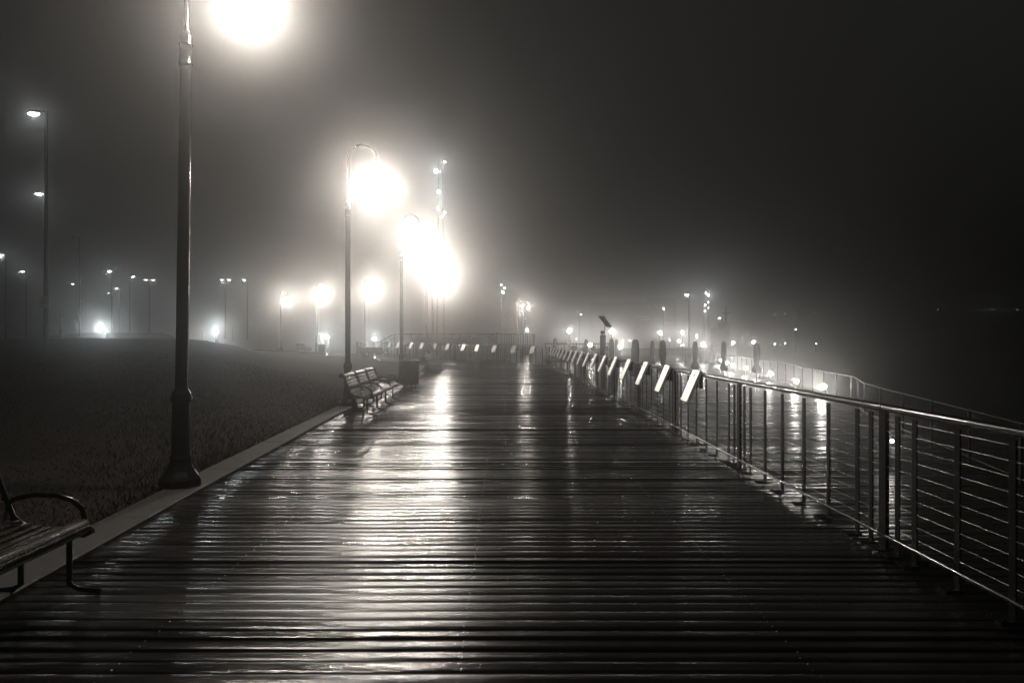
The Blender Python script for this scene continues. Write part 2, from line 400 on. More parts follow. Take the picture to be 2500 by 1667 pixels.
# ------------------------------------------------------------------ benches
def make_bench():
    t=thing("park_bench","","bench",group="slatted benches along the promenade")
    SL=1.30; seatp=[(.02,.455),(.085,.437),(.15,.424),(.215,.415),(.28,.412),(.345,.418)]
    backp=[(-.035,.50),(-.06,.565),(-.085,.63),(-.112,.695),(-.142,.76)]
    for sct in range(3):
        c=(sct-1)*(SL+.06)
        mb=MB()
        for (x,z) in seatp:
            an=math.atan2(-(x-.28)*.25,1)
            mb.box((x,c,z),(.056,SL-.05,.028),Matrix.Rotation(-an,3,'Y'))
        mb.tube([(.425,c-SL/2+.03,.425),(.425,c+SL/2-.03,.425)],.052,12)
        part("seat",mb,M_slat,t,.004)
        mb=MB()
        for (x,z) in backp: mb.box((x,c,z),(.026,SL-.05,.054),Matrix.Rotation(R(-22),3,'Y'))
        mb.tube([(-.195,c-SL/2+.03,.825),(-.195,c+SL/2-.03,.825)],.048,12)
        part("backrest",mb,M_slat,t,.004)
        for e in (-1,1):
            y=c+e*(SL/2-.005)
            mb=MB().tube([(-.24,y,.80),(-.235,y,.86),(-.19,y,.885),(-.15,y,.84),(-.125,y,.76),(-.06,y,.58),(-.02,y,.48),(.06,y,.42),(.2,y,.385),(.32,y,.385),(.42,y,.37),(.475,y,.40)],.021,8)
            part("side_frame",mb,M_pole,t)
            mb=MB().tube([(-.065,y,.565),(.0,y,.60),(.12,y,.622),(.25,y,.617),(.35,y,.585),(.41,y,.53),(.43,y,.45)],.017,8); part("armrest",mb,M_pole,t)
            mb=MB().tube([(.03,y,.42),(.03,y,.06),(-.02,y,.03),(-.16,y,.014)],.018,8); part("leg",mb,M_pole,t)
            mb=MB().tube([(.33,y,.40),(.33,y,.06),(.39,y,.03),(.52,y,.014)],.018,8); part("leg",mb,M_pole,t)
            mb=MB().tube([(.03,y,.33),(.12,y,.37),(.22,y,.375),(.33,y,.33)],.012,6); part("stretcher",mb,M_pole,t)
    return t
benchP=make_bench()
for i,(p,rz,lb) in enumerate([((-3.42,17.5,.004),R(1.6),"wet three-section slatted bench in front of the second lamp post"),
        ((-3.06,2.64,.004),R(1.6),"slatted bench cut off by the bottom left corner, only its end showing"),
        ((-4.0,36.7,.004),R(2),"small hazy slatted bench beside the fourth lamp post on the kerb"),
        (tuple(on(908,55)+Vector((0,0,.02))),R(36),"faint long slatted bench on the bend, seen from behind at a lamp post"),
        (tuple(on(738,66)+Vector((0,0,.02))),R(25),"faintest slatted bench, far left on the lawn beside a bin")]):
    place(benchP,i>0,p,rz,lb)

# ------------------------------------------------------------------ litter bins
def make_bin():
    t=thing("litter_bin","","litter bin",group="dark round litter bins")
    mb=MB()
    n=36
    for k in range(n):
        a=2*math.pi*k/n; ca,sa=math.cos(a),math.sin(a)
        mb.tube([(.255*ca,.255*sa,.10),(.27*ca,.27*sa,.5),(.285*ca,.285*sa,.86)],[.02]*3,5)
    part("slatted_body",mb,M_bin,t)
    part("liner",MB().lathe([(.235,.09),(.245,.84)],24),M_bin,t)
    mb=MB().lathe([(.29,.85),(.335,.865),(.34,.885),(.33,.90),(.2,.915),(.15,.90)],28); part("rim",mb,M_pole,t)
    for k in range(3):
        a=R(90+120*k); mb=MB().tube([(.2*math.cos(a),.2*math.sin(a),.10),(.23*math.cos(a),.23*math.sin(a),0)],.022,8); part("foot",mb,M_pole,t)
    return t
binP=make_bin()
place(binP,False,(-3.42,24.9,.004),0,"dark round litter bin on the deck edge between the first two benches")
place(binP,True,on(785,64),0,"hazy litter bin on the lawn beside a faint lamp post")

# ------------------------------------------------------------------ cable railings
def seg_frame(a,b):
    a,b=Vector(a),Vector(b); d=(b-a); return a,d.normalized(),d.length
class Path:
    def __init__(s,pts): 
        s.p=[Vector(p) for p in pts]; s.c=[0]
        for i in range(len(pts)-1): s.c.append(s.c[-1]+(s.p[i+1]-s.p[i]).length)
        s.L=s.c[-1]
    def at(s,d):
        d=min(max(d,0),s.L)
        for i in range(len(s.c)-1):
            if d<=s.c[i+1]+1e-6:
                k=(d-s.c[i])/(s.c[i+1]-s.c[i]); t=(s.p[i+1]-s.p[i]).normalized(); return s.p[i].lerp(s.p[i+1],k),t
    def between(s,a,b): return [s.at(a)[0]]+[s.p[i] for i in range(len(s.p)) if a+1e-3<s.c[i]<b-1e-3]+[s.at(b)[0]]
def post_mb(path,d,wid,th,ztop,foot=True):
    p,t=path.at(d); a=math.atan2(t.y,t.x); M=Matrix.Rotation(a,3,'Z'); mb=MB()
    mb.box(p+Vector((0,0,ztop/2)),(wid,th,ztop),M)
    if foot:
        mb.box(p+Vector((0,0,.006))+M@Vector((0,.05,0)),(wid+.07,.12,.012),M)
        for e in (-1,1): mb.ball(p+Vector((0,0,.014))+M@Vector((e*(wid/2+.018),.085,0)),.009,6,4)
    return mb
def cable_railing(path,label,start,bay,offs,ncab=10,hgt=1.08):
    t=thing("cable_railing",label,"railing",group="cable railings around the boardwalk")
    d=start; mains=[]
    while d<path.L: mains.append(d); d+=bay
    for d in mains:
        mb=post_mb(path,d,.105,.03,hgt-.02)
        part("post",mb,M_rail,t,.003)
    nb=0
    for d in mains:
        for o in offs:
            if d+o<path.L-.1 and nb<100: part("baluster",post_mb(path,d+o,.058,.012,hgt-.05),M_rail,t); nb+=1
    if start>.6:
        for o in offs:
            if start-bay+o>0 and nb<100: part("baluster",post_mb(path,start-bay+o,.058,.012,hgt-.05),M_rail,t); nb+=1
    ends=[0]+[m_ for m_ in mains if m_>.3]+[path.L]
    for a,b_ in zip(ends[:-1],ends[1:]):
        if b_-a<.3: continue
        pts=[p+Vector((0,0,hgt)) for p in path.between(a+.012,b_-.012)]
        part("top_rail",MB().tube(pts,.031,14),M_tube,t)
        mb=MB().tube([p+Vector((0,0,.105-hgt)) for p in pts],.017,10)
        part("bottom_rail",mb,M_tube,t)
    pts=path.between(0,path.L)
    for k in range(ncab):
        z=.185+k*(hgt-.27)/(ncab-1)
        part("cable",MB().tube([p+Vector((0,0,z)) for p in pts],.0032,6),M_cable,t)
    return t
pathN=Path([(fx(y),y,dz(y)) for y in (1.0,4.16,15.8,46)])
cable_railing(pathN,"long black cable railing with round top rail along the right of the boardwalk",4.67-.0,3.55,(.2,.43,.98,1.53,2.10,2.62,3.12,3.35))
pathF=Path([(fx(y),y,dz(y)) for y in (46.05,50,54,57,60,64,66.5)])
cable_railing(pathF,"far cable railing crossing behind the end of the boardwalk to the left",.02,2.6,(.22,.65,1.3,1.95,2.38))

# slanted plaques hung on the railings
def make_plaque():
    t=thing("railing_plaque","","plaque",group="slanted metal plaques on the railings")
    # local: +Y along the railing, -X towards the walkway; hangs from the rail
    M=Matrix.Rotation(R(23),3,'Y'); Lh=.50; W=.40
    c=Vector((-.115,0,-.20))
    part("plate",MB().box(c,(.045,W,Lh),M),M_plq,t,.006)
    f=lambda x,z:c+M@Vector((-.0245,0,0))+M@Vector((0,x,z))
    part("engraving",MB().box(f(0,.17),(.003,.12,.07),M),M_plqd,t)
    for e in (-.13,.13): part("bracket",MB().box((-.005,e,-.12),(.05,.03,.22)),M_rail,t)
    return t
plaqP=make_plaque()
ORD=["first","second","third","fourth","fifth","sixth","seventh","eighth","ninth","tenth","eleventh","twelfth","thirteenth","fourteenth","fifteenth","sixteenth","seventeenth","eighteenth"]
k=0
for i in range(17):
    y=11.05+2.02*i; p,t=pathN.at((y-1.0)); 
    lb="nearest and brightest slanted metal plaque on the right railing" if i==0 else "slanted metal plaque on the right railing, %s counting away from the nearest"%ORD[i]
    place(plaqP,k>0,p+Vector((-.03,0,1.11)),math.atan2(t.y,t.x)-R(90),lb); k+=1
for i,u in enumerate([1301,1255,1208,1166,1132,1093,1063,1030,1004,973,952]):
    best=min((abs(U0+F*pathF.at(d)[0].x/pathF.at(d)[0].y-(u+3)),d) for d in np.arange(0,pathF.L,.05))[1]
    p,t=pathF.at(best); a=math.atan2(t.y,t.x)-R(90)
    lb="rightmost slanted plaque on the far cross railing, next to the corner" if i==0 else "slanted plaque on the far cross railing, %s from the corner going left"%ORD[i]
    nrm=Vector((-t.y,t.x,0))
    place(plaqP,True,p+nrm*.03+Vector((0,0,1.11)),a,lb)

# ------------------------------------------------------------------ tall street lamps by the road (left) and on the pier
def street_lamp(u,ul,v,Y,si,label,base=None,double=False,lit=True,col=COOL,r=.1,lens=None,group="tall lamps along the road",hs=1.0):
    x=ux(u,Y); z0=lz(x,Y) if base is None else base
    hz=H+(V0-v)/F*Y-z0
    t=thing("street_lamp",label,"street lamp",(x,Y,z0),0,group)
    part("pole",MB().tube([(0,0,0),(0,0,hz*.5),(0,0,hz+.12)],[.11,.095,.075],10),M_mast,t)
    hd=[ux(ul,Y)-x] if not double else [ux(ul,Y)-x,-(ux(ul,Y)-x)]
    for dx in hd:
        s=1 if dx>0 else -1; L_=abs(dx)
        part("arm",MB().tube([(0,0,hz+.1),(s*max(L_-.3*hs,.05),0,hz+.1)],.045,8),M_mast,t)
        mb=MB().ball((dx,0,hz+.07),.40*hs,14,8,(1,.55,.32)); part("lamp_head",mb,M_mast,t)
        if lit:
            mb=MB().ball((dx,0,hz-.02),.30*hs,14,8,(1,.6,.36)); part("lamp_glass",mb,lens or M_lensc,t)
            bulb(t,(dx,0,hz-.22*hs),si*.5,col,r)
    return t
SLs=[(113,82,277,38,.045,"tall dark mast with a small sign and a lit head high at far left"),
     (110,95,473,59,.06,"lit road lamp whose head shows halfway up the tall left mast"),
     (14,3,623,100,.14,"road lamp at the very left edge of the view"),
     (64,55,662,123,.14,"road lamp left of the tall mast with the sign, low in the fog"),
     (186,177,693,151,.08,"small distant road lamp just left of the unlit mast"),
     (273,267,662,123,.22,"bright road lamp above the left ground floodlight"),
     (291,284,704,165,.06,"small distant road lamp right of the bright one over the floodlight"),
     (272,265,715,185,.03,"tiny distant road lamp low behind the bright one"),
     (317,325,675,134,.14,"road lamp with its head turned right, left of the twin-headed one"),
     (425,419,730,208,.02,"tiny upper road lamp beside the nearest lamp post"),
     (418,413,756,280,.02,"tiny lower road lamp beside the nearest lamp post"),
     (604,596,683,141,.25,"road lamp with one head right of the twin-headed lamp over the lawn")]
for (u,ul,v,Y,si,lb) in SLs: street_lamp(u,ul,v,Y,si,lb)
street_lamp(365,356,683,140,.10,"road lamp with two heads left of the nearest lamp post",double=True)
street_lamp(550,541,683,141,.16,"road lamp with two heads above the lawn right of the nearest post",double=True)
street_lamp(195,182,583,84,0,"unlit road lamp mast left of the ground floodlight",lit=False)
street_lamp(1682,1677,719,100,.24,"single tall pier lamp among the closed umbrellas",base=LZ,group="pier lamps")
street_lamp(1763,1757,776,150,.03,"small distant pier lamp right of the tall pier lamp",base=LZ,group="pier lamps")
street_lamp(1414,1418,767,170,.02,"thin distant pier lamp left of the solar panel",base=LZ,group="pier lamps")
for u,v,Y,lb in [(462,808,170,"lowest amber lamp beside the nearest lamp post"),(494,801,175,"amber lamp second from the nearest lamp post"),
                 (523,795,180,"bright amber lamp left of the twin-headed road lamp"),(568,795,180,"bright amber lamp right of the twin-headed road lamp")]:
    street_lamp(u,u-3,v,Y,.12 if u>500 else .03,lb,col=(1,.68,.36),lens=M_lenso,group="amber lamps beyond the lawn",hs=.8)
# parking notice on the mast
o=thing("notice_sign","small pale notice with red lines fixed to the tall left mast","sign",(ux(113,38),38-.16,H+(V0-738)/F*38))
part("plate",MB().box((0,0,0),(.44,.012,.58)),M_sign,o)
mb=MB().box((0,-.009,.20),(.16,.006,.05))
for k,wd in enumerate((.30,.27,.30)): mb.box((0,-.009,.115-.085*k),(wd,.006,.045))
for z in (-.16,-.235): mb.box((-.08,-.009,z),(.12,.006,.04)); mb.box((.09,-.009,z),(.11,.006,.04))
part("red_lines",mb,M_red,o)
# crossing signs
def crossing(u,v,Y,label):
    x=ux(u,Y); z0=lz(x,Y); zc=H+(V0-v)/F*Y
    t=thing("crossing_sign",label,"sign",(x,Y,z0),0,"pedestrian crossing signs"); hz=zc-z0
    part("post",MB().box((0,.03,hz/2),(.06,.04,hz)),M_mast,t)
    s=.56; part("plate",MB().prism([(0,hz-s),(s,hz),(0,hz+s),(-s,hz)],.012,c=(0,-.012,0)),M_yel,t)
    mb=MB(); P=lambda pl: mb.prism([(a*.8,hz+b*.8) for a,b in pl],.004,c=(0,-.018,0))
    P([(.05+.05*math.cos(a*.785),.25+.055*math.sin(a*.785)) for a in range(8)])
    P([(-.06,.18),(.1,.19),(.09,-.02),(-.05,-.02)]); P([(.02,-.02),(.09,-.02),(.16,-.2),(.2,-.31),(.12,-.31),(.09,-.2)])
    P([(-.05,-.02),(.03,-.02),(-.06,-.18),(-.14,-.31),(-.21,-.29),(-.13,-.16)]); P([(-.06,.18),(-.03,.11),(-.15,.04),(-.22,.05)]); P([(.1,.19),(.07,.1),(.16,.03),(.22,.06)])
    part("walking_figure",mb,M_blk,t); return t
crossing(146,772,85,"yellow diamond sign with a black walking figure right of the tall mast")
crossing(189,777,92,"faint yellow diamond sign half hidden behind the unlit mast")
o=on(150,80); t=thing("bollard","dark round bollard with a pale cap below the walking-figure sign","bollard",o)
part("body",MB().lathe([(.14,0),(.12,.95)],14),M_dark,t); part("cap",MB().ball((0,0,1.0),.09),M_conc,t)

# ground floodlights beyond the lawn
def flood(u,v,Y,si,label,r=.14,base=None):
    x=ux(u,Y); z0=lz(x,Y) if base is None else base; hz=H+(V0-v)/F*Y-z0
    t=thing("floodlight",label,"floodlight",(x,Y,z0),0,"low floodlights beyond the lawn")
    part("stand",MB().box((0,.12,max(hz-.1,.1)/2),(.3,.2,max(hz-.1,.1))),M_blk,t,.02)
    part("housing",MB().lathe([(.12,.0),(.2,.12),(.21,.2)],14,(0,.1,hz-.1)),M_dark,t)
    part("lamp_glass",MB().ball((0,0,hz),.16,12,8),M_lensc,t); bulb(t,(0,-.32,hz+.1),si*2.3,COOL,r); return t
flood(252,801,70,.30,"bright ground floodlight lighting the grass behind the crest, far left")
flood(528,811,72,.34,"bright ground floodlight below the twin-headed road lamp")
flood(787,823,100,.22,"left one of two low floodlights beyond the far left bin")
flood(800,823,100,.26,"right one of two low floodlights beyond the far left bin")
flood(916,828,82,.25,"low floodlight at the foot of the raised platform stairs",base=.4)

# ------------------------------------------------------------------ masts with many lamps, far behind
def light_mast(u,Y,lamps,label,ztop,base=0):
    t=thing("light_mast",label,"light mast",(ux(u,Y),Y,base),0,"tall masts with clustered lamps")
    mb=MB(); hz=ztop-base
    for sx,sy in ((-.6,-.6),(.6,-.6),(.6,.6),(-.6,.6)): mb.tube([(sx,sy,0),(sx*.5,sy*.5,hz)],.05,6)
    part("lattice_legs",mb,M_blk,t); mb=MB()
    for k in range(int(hz/1.6)):
        a=.6-.3*k*1.6/hz; z=k*1.6
        mb.tube([(-a,-a,z),(a,-a,z+1.6)],.018,5); mb.tube([(a,a,z),(-a,a,z+1.6)],.018,5)
    part("bracing",mb,M_blk,t)
    for (lu,lv,si,rr) in lamps:
        p=at(lu,lv,Y)-t.location
        part("lamp_arm",MB().tube([(0,0,p.z+.3),(p.x,-.5,p.z+.3)],.03,6),M_blk,t)
        part("lamp_glass",MB().ball((p.x,-.5,p.z),rr,10,6),M_far,t)
        if si: bulb(t,(p.x,-1.3,p.z),si*.5,COOL,.2)
    return t
light_mast(1076,120,[(1086,398,.18,.16),(1065,420,.75,.3),(1071,470,.5,.25),(1070,510,.25,.2),(1086,520,.2,.16),(1078,532,.1,.12)],"tall mast with a vertical row of lamps right of the second lamp glow",31)
light_mast(1228,150,[(1224,696,.05,.14),(1232,704,.05,.14),(1228,714,.3,.2)],"mast with three small lamps above the far pair of hook-arm lamps",13.5)
light_mast(1724,150,[(1722,716,.05,.14),(1728,721,.35,.22),(1728,738,0,.1),(1720,745,.04,.14),(1728,752,0,.1),(1720,759,.04,.14)],"mast with scattered lamps right of the tall pier lamp",12)

# ------------------------------------------------------------------ pier: outer railing, lights along it, low lamps
outp=[(ox(y)+.05,y,LZ) for y in (3,8,12.8,17,22.2,24.5,28.4,34,42,52,63,76,90,105)]
pathO=Path(outp)
t=thing("mesh_railing","thin mesh railing along the outer edge of the lower pier","railing")
part("top_rail",MB().tube([p+Vector((0,0,1.07)) for p in pathO.between(0,pathO.L)],.018,8),M_outer,t)
part("bottom_rail",MB().tube([p+Vector((0,0,.12)) for p in pathO.between(0,pathO.L)],.014,8),M_outer,t)
d=.3
while d<pathO.L:
    part("post",post_mb(pathO,d,.05,.05,1.06),M_rail,t)
    nx_=min(d+2.4,pathO.L); mb=MB(); q=d+.12
    while q<nx_-.05 and d<64:
        p,_=pathO.at(q); mb.tube([p+Vector((0,0,.13)),p+Vector((0,0,1.06))],.003,4); q+=.12
    if mb.v: part("infill",mb,M_dark,t)
    d+=2.4
def pier_light(p,si,label,r=.09,gr=.11):
    t=thing("pier_light",label,"bollard light",(p[0],p[1],LZ),0,"low round lights along the pier edge")
    part("body",MB().lathe([(.10,0),(.09,.36),(.11,.38)],12),M_dark,t)
    part("lamp_glass",MB().ball((0,0,.5),gr,14,8),M_lensw,t); part("cap",MB().lathe([(.12,.60),(.1,.64),(.01,.66)],12),M_dark,t)
    bulb(t,(-.2,-.2,.5),si,(1,.96,.9),r); return t
PLI=[(2040,943,"at the right end of the row, half hidden by the top rail"),(1970,930,"second from the right end of the row"),(1903,912,"third from the right end of the row"),
     (1871,905,"right of the rightmost umbrella's foot"),(1840,898,"at the rightmost umbrella's foot"),(1805,892,"between the two rightmost umbrellas"),(1788,886,"just right of the second umbrella from the right"),(1772,879,"behind the second umbrella from the right")]
for u,v,lb in PLI:
    Y=(H-(LZ+.5))*F/(v-V0); pier_light((ux(u,Y)-.5,Y),.17,"low pier light "+lb)
# one light near by, hidden low behind the railing posts
pier_light((ux(2178,14.6),14.6),.012,"low round pier light glimpsed between close posts of the right railing",.03,.032)
def pier_lamp(u,v,Y,si,label):
    z=H+(V0-v)/F*Y; t=thing("pier_lamp",label,"lamp",(ux(u,Y),Y,LZ),0,"globe lamps on the pier"); hz=z-LZ
    part("pole",MB().tube([(0,.0,0),(0,0,hz-.15)],.05,8),M_mast,t); part("lamp_glass",MB().ball((0,0,hz),.22,12,8),M_lensw,t)
    bulb(t,(0,-.40,hz),si*.95,(1,.96,.9),.12); return t
for u,v,Y,si,lb in [(1390,808,80,.62,"globe lamp on the pier left of the solar panel post"),(1493,808,85,.62,"globe lamp on the pier right behind the solar panel post"),
    (1611,812,90,.42,"globe lamp above the umbrella left of the tall pier lamp"),(1666,812,90,.42,"globe lamp on the pier immediately left of the tall pier lamp"),(1716,841,80,.40,"globe lamp on the pier right of the tall pier lamp"),
    (1513,846,70,.4,"low globe lamp at the end of the short far railing"),(1441,842,75,.35,"low globe lamp behind the cafe tables"),(1287,806,110,.3,"globe lamp under the far pair of hook-arm lamps"),
    (1658,833,110,.14,"small globe lamp below the tall pier lamp's left side"),(1790,836,118,.20,"globe lamp on the foredeck of the moored ship"),(1840,835,100,.12,"globe lamp at the top of the rightmost umbrella")]:
    pier_lamp(u,v,Y,si,lb)
# tiny lamps seen as points
M_shore=glow("shore_lamp_glass",(.95,.98,1),9)
def tiny(u,v,Y,label,group,r=.16,base=None):
    z=H+(V0-v)/F*Y; b0=LZ if base is None else base
    t=thing("distant_lamp",label,"lamp",(ux(u,Y),Y,min(b0,z-.5)),0,group); hz=z-t.location.z
    part("pole",MB().tube([(0,.1,0),(0,.1,hz)],.06,5),M_mast,t); part("lamp_glass",MB().ball((0,-.1,hz),r,8,6),M_shore if Y>200 else M_far,t)
SH=[(2483,756),(2427,756),(2419,756),(2391,756),(2289,756),(2121,770),(2086,760),(1988,763),(1917,766),(1893,768)]
for i,(u,v) in enumerate(SH): tiny(u,v,300,"pinprick far-shore light above the water, %s from the right edge"%ORD[i],"far-shore lights",.24,-3)
PT=[(1942,804,"highest pinprick light right of the moored ship"),(1917,838,"pinprick light right of the rightmost umbrella's top"),(1891,840,"pinprick light a little right of the rightmost umbrella"),(1992,839,"rightmost pinprick light over the pier"),
    (1700,818,"upper of two pinprick lights right of the tall pier lamp"),(1701,824,"lower of two pinprick lights right of the tall pier lamp"),(1757,832,"pinprick light left of the second umbrella from the right"),
    (1668,842,"pinprick light left of the tall pier lamp's foot"),(1635,831,"pinprick light right of the wide closed umbrella"),(1521,830,"left pinprick light left of the widest umbrella"),(1537,831,"right pinprick light touching the widest umbrella"),
    (1407,828,"pinprick light between the small far umbrellas"),(1620,754,"pinprick light right of the far building")]
for u,v,lb in PT: tiny(u,v,140,lb,"pinprick lights over the pier",.10)

# closed umbrellas
def make_umbrella():
    t=thing("closed_umbrella","","umbrella",group="closed umbrellas on the pier")
    part("pole",MB().tube([(0,0,.05),(0,0,2.42)],.024,10),M_mast,t)
    part("foot",MB().lathe([(.28,0),(.28,.05),(.06,.08),(.04,.3)],18),M_dark,t)
    pr=[(.02,2.46),(.085,2.43),(.128,2.36),(.145,2.22),(.158,1.95),(.160,1.70),(.145,1.45),(.122,1.28),(.108,1.20),(.125,1.12),(.165,1.02),(.215,.90),(.20,.80),(.165,.72),(.12,.66),(.07,.70)]
    st=[0,.03,.05,.06,.08,.09,.09,.08,.05,.09,.14,.22,.34,.42,.45,.2]
    part("canopy",MB().lathe(pr,20,star=st,smooth=True),M_cloth,t)
    part("strap",MB().lathe([(.112,1.18),(.122,1.2),(.122,1.22),(.112,1.24)],16),M_dark,t)
    return t
umbP=make_umbrella()
for i,(u,v,Y,s,lb) in enumerate([(1847,836,41.5,1.0,"rightmost closed umbrella on the pier, against the row of lights"),(1767,833,43.5,.95,"slim closed umbrella, second from the right on the pier"),
    (1697,831.5,46,1.0,"closed umbrella just right of the tall pier lamp"),(1618,830,40,1.1,"wide closed umbrella left of the tall pier lamp"),(1593,831.5,56,1.0,"thin far umbrella left of the wide one beside the tall pier lamp"),
    (1551,828,37,1.15,"widest closed umbrella, closest to the right railing"),(1505,828,58,.85,"thin closed umbrella at the right end of the short far railing"),(1493,826,47,1.0,"closed umbrella just right of the solar panel post"),
    (1431,828,58,1.0,"closed umbrella left of the solar panel post, among the cafe tables"),(1391,826,66,1.0,"small closed umbrella second from the left end of the pier"),(1355,825,64,1.1,"leftmost small closed umbrella, above the railing corner")]):
    z=H+(V0-v)/F*Y; o=place(umbP,i>0,(ux(u,Y),Y,LZ),R(31*i),lb); sz=(z-LZ)/2.46; o.scale=(s,s*1.0,sz)
# cafe furniture
def make_table():
    t=thing("cafe_table","","table",group="cafe tables on the pier")
    part("tabletop",MB().lathe([(.45,.72),(.46,.74),(.45,.75)],20),M_dark,t); part("leg",MB().tube([(0,0,.02),(0,0,.72)],.04,8),M_dark,t); part("foot",MB().lathe([(.25,0),(.24,.03),(.05,.05)],14),M_dark,t); return t
def make_chair():
    t=thing("cafe_chair","","chair",group="cafe chairs on the pier")
    part("seat",MB().box((0,0,.45),(.44,.44,.03)),M_dark,t); part("backrest",MB().box((0,.22,.72),(.44,.025,.34)),M_dark,t)
    for sx in (-.2,.2):
        for sy in (-.2,.2): part("leg",MB().tube([(sx,sy,0),(sx*.95,sy*.95,.45)],.015,6),M_dark,t)
    return t
tP,cP=make_table(),make_chair()
TB=[(1378,50.5,"left of the three cafe tables behind the railing corner"),(1425,52,"middle of the three cafe tables behind the railing corner"),(1455,51,"right one of the three cafe tables, nearest the solar panel post")]
n=0
for i,(u,Y,lb) in enumerate(TB):
    place(tP,i>0,(ux(u,Y),Y,.26),0,"dark "+lb)
    for j,a in enumerate((40,220)):
        side="left" if j else "right"
        place(cP,n>0,(ux(u,Y)+.75*math.cos(R(a)),Y+.5*math.sin(R(a)),.26),R(a-90),"dark cafe chair on the %s side of the %s cafe table"%(side,("left","middle","right")[i])); n+=1
# short walkway and its railing beyond the corner
mb=MB().box((4.85,51.2,.15),(5.2,3.4,.2)); tag(part("walkway_spur",mb,M_low),kind="structure")
for x in (2.6,4.9,7.1): 
    for y in (50,52.6): tag(part("pile",MB().tube([(x,y,-3.15),(x,y,.05)],.14,10),M_dark),"dark round timber pile under the short walkway beyond the corner","pile","piles under the short walkway")
pathS=Path([(2.2,49.6,.25),(7.35,49.7,.25)])
t=thing("bar_railing","short black railing with upright bars behind the corner of the boardwalk","railing",group="black bar railings")
part("top_rail",MB().tube([p+Vector((0,0,1.08)) for p in pathS.p],.028,8),M_rail,t); part("bottom_rail",MB().tube([p+Vector((0,0,.1)) for p in pathS.p],.02,8),M_rail,t)
d=.05
while d<pathS.L:
    part("bar",post_mb(pathS,d,.03,.02,1.07,False),M_rail,t); d+=.17 if d>3.2 else .42
# solar post
Y=30.; t=thing("solar_post","dark round post with a ball head carrying a tilted solar panel","solar post",(ux(1472,Y),Y,LZ))
part("body",MB().lathe([(.16,0),(.16,.06),(.115,.1),(.115,2.6),(.125,2.62),(.12,2.68),(.05,2.70)],16),M_dark,t)
part("head",MB().ball((-.02,0,2.79),.085,14,10),M_dark,t); part("rod",MB().tube([(.075,0,2.6),(.075,0,3.42)],.014,8),M_dark,t)
a=Vector((.235,.20,0)); bb=Vector((.285,-.335,-.44)); nn=a.cross(bb).normalized()*.02; o0=Vector((-.17,.05,3.46))
P=[o0,o0+a,o0+a+bb,o0+bb]; part("solar_panel",MB().add([p for p in P]+[p+nn for p in P],((0,1,2,3),(7,6,5,4),(0,4,5,1),(1,5,6,2),(2,6,7,3),(3,7,4,0))),M_panel,t)
part("clamp",MB().tube([(.075,0,3.40),(.06,-.02,3.30)],.03,8),M_dark,t)

# ------------------------------------------------------------------ raised platform behind the far railing
Y=76.; x0,x1=ux(962,Y),ux(1305,Y)
t=thing("raised_platform","hazy raised timber platform with stairs behind the far railing","platform",(0,0,0))
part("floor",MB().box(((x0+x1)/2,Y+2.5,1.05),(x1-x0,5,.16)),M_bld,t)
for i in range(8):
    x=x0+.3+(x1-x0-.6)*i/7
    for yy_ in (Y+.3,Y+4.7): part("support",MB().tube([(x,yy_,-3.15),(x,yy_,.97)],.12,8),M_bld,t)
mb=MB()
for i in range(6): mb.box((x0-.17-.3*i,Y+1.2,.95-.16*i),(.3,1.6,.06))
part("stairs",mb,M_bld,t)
t=thing("bar_railing","hazy platform railing, closely barred at its right end","railing",group="black bar railings")
ph=Path([(x0,Y,1.13),(x1,Y,1.13),(x1,Y+4.5,1.13)])
part("top_rail",MB().tube([p+Vector((0,0,1.05)) for p in ph.p],.035,8),M_rail,t); part("bottom_rail",MB().tube([p+Vector((0,0,.12)) for p in ph.p],.025,8),M_rail,t)
d=.05
while d<ph.L: part("bar",post_mb(ph,d,.05,.03,1.04,False),M_rail,t); d+= .24 if 11<d<14.6 else .85
part("stair_rail",MB().tube([(x0,Y,2.18),(x0-1.8,Y,1.2),(x0-3.0,Y,1.16)],.035,8).tube([(x0,Y,1.75),(x0-1.8,Y,.8)],.025,8).tube([(x0-1.8,Y,.1),(x0-1.8,Y,1.2)],.035,8).tube([(x0-.9,Y,.5),(x0-.9,Y,1.7)],.03,8),M_rail,t)
t=thing("shelter","low dark shelter with a slanting roof on the raised platform","shelter",(ux(1190,Y+2),Y+2,1.13))
part("roof",MB().box((.55,0,.98),(1.3,1.6,.07),Matrix.Rotation(R(-18),3,'Y')),M_dark,t)
for sx,hh in ((.1,.8),(1.0,1.05)):
    for sy in (-.6,.6): part("post",MB().box((sx,sy,hh/2),(.08,.08,hh)),M_dark,t)
part("back_panel",MB().box((.55,.6,.4),(.82,.04,.8)),M_dark,t)
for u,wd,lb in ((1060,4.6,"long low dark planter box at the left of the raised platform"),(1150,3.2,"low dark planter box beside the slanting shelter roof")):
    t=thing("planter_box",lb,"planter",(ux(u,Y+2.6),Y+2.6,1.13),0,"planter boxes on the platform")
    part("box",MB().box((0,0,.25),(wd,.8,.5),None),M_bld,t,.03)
    mb=MB()
    for k in range(260):
        px=random.uniform(-wd/2,wd/2); py=random.uniform(-.35,.35); hh=random.uniform(.15,.5)*(1-abs(px)/wd)
        a=random.uniform(0,6.28); mb.add([(px-.05*math.cos(a),py-.05*math.sin(a),.45),(px+.05*math.cos(a),py+.05*math.sin(a),.45),(px+random.uniform(-.1,.1),py,.45+hh)],((0,1,2),))
    part("foliage",mb,M_lawn,t)

